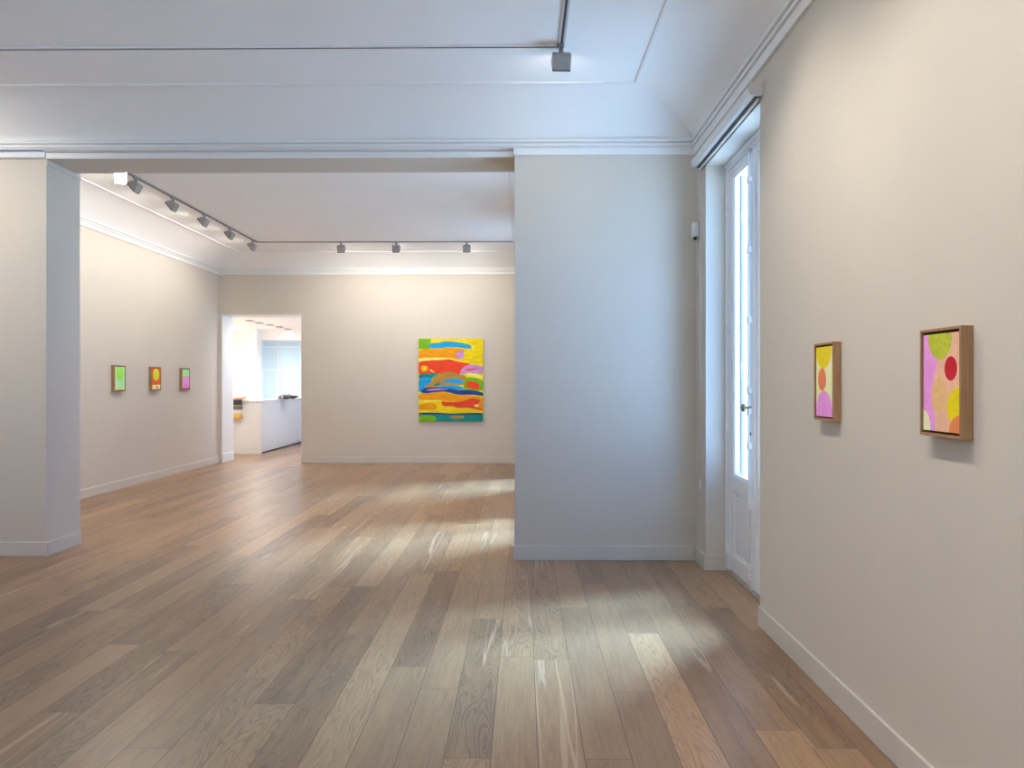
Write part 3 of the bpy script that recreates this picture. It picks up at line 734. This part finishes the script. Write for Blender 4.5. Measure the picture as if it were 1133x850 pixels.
xs = [0.0, px_at(305.5, YQ) - px_at(287.8, YQ), px_at(330, YQ) - px_at(287.8, YQ), Wp - 0.04]
m = MB()
for x in xs: m.box(x, x + 0.035, 0, 0.05, 0, Hp)
for z in (0.0, pz_at(410, YQ), Hp - 0.2, Hp - 0.04): m.box(0, Wp, 0.002, 0.048, z, z + 0.03)
m.build('mullions', mat('partition frame with daylight blue', lin((206, 224, 236)), 0.4, noise=0.01), t)  # frame colour carries the daylight blue as well

# downlights
for k, (px, py) in enumerate(((275.5, 354.3), (286, 356.8), (297.5, 359.0), (308, 361.3), (317.5, 363.7))):
    d = 1.5 * F_PX / (424 - py); x = px_at(px, d)
    t = thing('ceiling_light', 'slim recessed ceiling light over the reception desk, %s of the row' % ['nearest', 'second', 'third', 'fourth', 'farthest'][k], 'light', (x, d, RZ), group='recessed lights over the reception desk')
    m = MB(); m.box(-0.075, 0.075, -0.11, -0.08, -0.02, 0); m.box(-0.075, 0.075, 0.08, 0.11, -0.02, 0); m.box(-0.075, -0.05, -0.08, 0.08, -0.02, 0); m.box(0.05, 0.075, -0.08, 0.08, -0.02, 0)
    m.build('trim_ring', M_TRACK, t, bevel=0.002)
    m = MB(); m.box(-0.05, 0.05, -0.08, 0.08, -0.008, 0); m.build('diffuser', M_DIFF, t)
    l = bpy.data.lights.new('downlight_lamp', 'SPOT'); l.energy = (110, 90, 50, 14, 1.5)[k]; l.color = (1, 0.96, 0.9); l.spot_size = math.radians(165); l.spot_blend = 0.8; l.shadow_soft_size = 0.1
    o = bpy.data.objects.new('downlight_lamp', l); COL.objects.link(o); o.parent = t; o.location = (0, 0, -0.04)

for x, y, e_ in ((-5.0, 14.95, 60), (-3.4, 16.6, 55), (-8.4, 17.0, 240), (-8.2, 19.6, 240)):  # unseen lights added to brighten the desk and left wall
    t = thing('ceiling_light', 'recessed ceiling light added out of view to brighten the reception', 'light', (x, y, RZ), group='added reception lights out of view')
    m = MB(); m.box(-0.075, 0.075, -0.11, 0.11, -0.02, -0.006); m.build('trim_ring', M_TRACK, t, bevel=0.002)
    m = MB(); m.box(-0.05, 0.05, -0.08, 0.08, -0.024, -0.0205); m.build('diffuser', M_LENS_ON, t)
    l = bpy.data.lights.new('downlight_lamp', 'SPOT'); l.energy = e_; l.color = (1, 0.96, 0.9); l.spot_size = math.radians(165); l.spot_blend = 0.8; l.shadow_soft_size = 0.1
    o = bpy.data.objects.new('downlight_lamp', l); COL.objects.link(o); o.parent = t; o.location = (0, 0, -0.05)

# desk
DXc, DY0, DY1, DH = -5.484, 15.62, 20.0, 1.135
t = thing('reception_desk', 'white high reception counter seen through the doorway', 'desk', (DXc, DY0, 0))
m = MB()
m.box(-3.0, 0, 0, 0.06, 0.10, DH - 0.04); m.box(-0.06, 0, 0.06, DY1 - DY0, 0.10, DH - 0.04)
m.build('front_panel', M_DESK, t, bevel=0.004)
m = MB(); m.box(-3.0, 0.012, -0.012, 0.42, DH - 0.038, DH); m.box(-0.42, 0.012, 0.42, DY1 - DY0, DH - 0.038, DH); m.build('counter_top', M_DESK, t, bevel=0.004)
m = MB(); m.box(-3.0, -0.008, 0.008, 0.05, 0.0, 0.095); m.box(-0.05, -0.008, 0.05, DY1 - DY0, 0.035, 0.095); m.build('plinth', M_DESK, t)
m = MB(); m.box(-0.09, -0.05, 0.05, DY1 - DY0, 0, 0.10); m.build('kick_shade', M_SLOT, t)  # shade under the desk put in as a dark strip
# wooden leaflet rack on its front
M_RACK = mat('honey wood', lin((214, 156, 84)), 0.5, noise=0.12, nscale=12, stretch=(0.6, 6, 6))
rx0 = px_at(240, DY0) - DXc; rx1 = px_at(268, DY0) - DXc
rz0, rz1 = pz_at(463.5, DY0), pz_at(439.8, DY0)
t = thing('leaflet_rack', 'open honey wood rack of booklets at the left of the white counter', 'rack', (DXc, DY0 - 0.012, rz0))
m = MB(); RD = 0.13; hh = rz1 - rz0
m.box(rx0, rx1, -RD, -0.002, 0, 0.03)
m.build('bottom_shelf', M_RACK, t, bevel=0.002)
m = MB(); m.box(rx0, rx1 + 0.05, -RD - 0.01, -0.002, hh - 0.035, hh); m.build('top_shelf', M_RACK, t, bevel=0.002)
m = MB(); m.box(rx0, rx1, -RD + 0.01, -0.004, hh * 0.62, hh * 0.62 + 0.012); m.build('shelf', M_RACK, t)
m = MB(); m.box(rx0, rx0 + 0.012, -RD, -0.002, 0.03, hh - 0.035); m.build('side_panel', M_RACK, t)
cols = [('dark grey', lin((70, 66, 66))), ('white', lin((236, 230, 226))), ('yellow', lin((240, 196, 84))), ('mid grey', lin((110, 104, 100)))]
bms = [mat('booklet ' + n, c, 0.5, noise=0.12, nscale=20) for n, c in cols]
lays = [(hh * 0.62 + 0.0125, 0, 0.12, 'dark grey booklets stacked on the upper level of the honey wood rack'),
        (hh * 0.62 - 0.085, 3, 0.07, 'grey booklets just under the middle shelf of the rack'),
        (hh * 0.62 - 0.175, 1, 0.085, 'white booklets in the middle of the rack'),
        (0.031, 2, hh * 0.62 - 0.175 - 0.032, 'yellow booklets on the bottom shelf of the rack')]
for z, mi, h, lab in lays:
    m = MB(); n = max(3, int(h / 0.018)); dz = h / n
    for k in range(n):
        j = random.uniform(-0.006, 0.006)
        m.box(rx0 + 0.03 + j, rx1 - 0.02 + j, -RD + 0.012, -0.008, z + k * dz, z + (k + 1) * dz - 0.0012)
    o = m.build('booklet_stack', bms[mi]); o.location = (DXc, DY0 - 0.012, rz0); tag(o, lab, 'booklets', 'booklets in the rack')

# things on the counter
def on_top(px, Yd): return px_at(px, Yd)
t = thing('monitor', 'white screen standing edge-on on the white counter', 'monitor', (px_at(305.6, 17.4), 17.4, DH), (0, 0, 0.32))
m = MB(); m.box(-0.035, 0.035, -0.12, 0.12, 0, 0.012); m.build('stand', M_DESK, t, bevel=0.003)
m = MB(); m.box(-0.025, 0.025, -0.24, 0.24, 0.02, 0.60, bevel=0.008); m.build('screen', mat('white screen shell', (0.9, 0.9, 0.9), 0.4, noise=0.01), t)
t = thing('glass_screen', 'upright pale green glass panel at the left end of the counter', 'glass panel', (px_at(272.6, 16.3), 16.3, DH), (0, 0, 0.355))
m = MB(); m.box(-0.014, 0.014, -0.3, 0.3, 0.01, 0.53); m.build('sheet', mat('pale green glass edge', lin((196, 222, 196)), 0.2, noise=0.02), t)
for y in (-0.25, 0.2):
    m = MB(); m.box(-0.02, 0.02, y, y + 0.04, 0, 0.05); m.build('clamp', M_STEEL, t)
t = thing('telephone', 'small white desk telephone on the counter next to the glass panel', 'telephone', (px_at(279.5, 16.2), 15.85, DH))
m = MB(); m.extrude([(-0.09, 0), (0.09, 0), (0.09, 0.075), (0.05, 0.08), (-0.09, 0.03)], lambda u, v, s: (s, u, v), -0.10, 0.10); m.build('base', M_DESK, t, bevel=0.004)
m = MB(); m.box(-0.10, -0.05, -0.10, 0.10, 0.065, 0.10, bevel=0.012); m.build('handset', M_DESK, t)
# dark folded garment / bag with a pale tag
t = thing('dark_bag', 'flat black bag lying on the right of the white counter', 'bag', (px_at(318, 17.0), 17.0, DH))
m = MB()
bmesh.ops.create_uvsphere(m.bm, u_segments=28, v_segments=14, radius=1.0)
for v in m.bm.verts:
    x, y, z = v.co
    v.co = Vector((x * 0.23, y * 0.16, max(z, -0.75) * (0.062 if x < 0.1 else 0.045) + 0.047 + 0.008 * math.sin(9 * x + 4 * y)))
for f in m.bm.faces: f.smooth = True
m.build('body', M_BLACK, t)
m = MB()
pts = [Vector((-0.18 + 0.04 * math.cos(a) * 0 + 0.36 * k / 12, -0.17 - 0.02 * math.sin(PI * k / 12), 0.012 + 0.02 * math.sin(PI * k / 12))) for k, a in enumerate([0] * 13)]
for a, b in zip(pts, pts[1:]): m.tube(a, b, 0.010, 10)
m.build('strap', M_BLACK, t)
m = MB(); m.extrude([(-0.05, 0.0), (0.02, 0.0), (-0.015, 0.085)], lambda u, v, s: (u - 0.07, s, v), -0.175, -0.168); m.build('paper_tag', M_DESK, t)
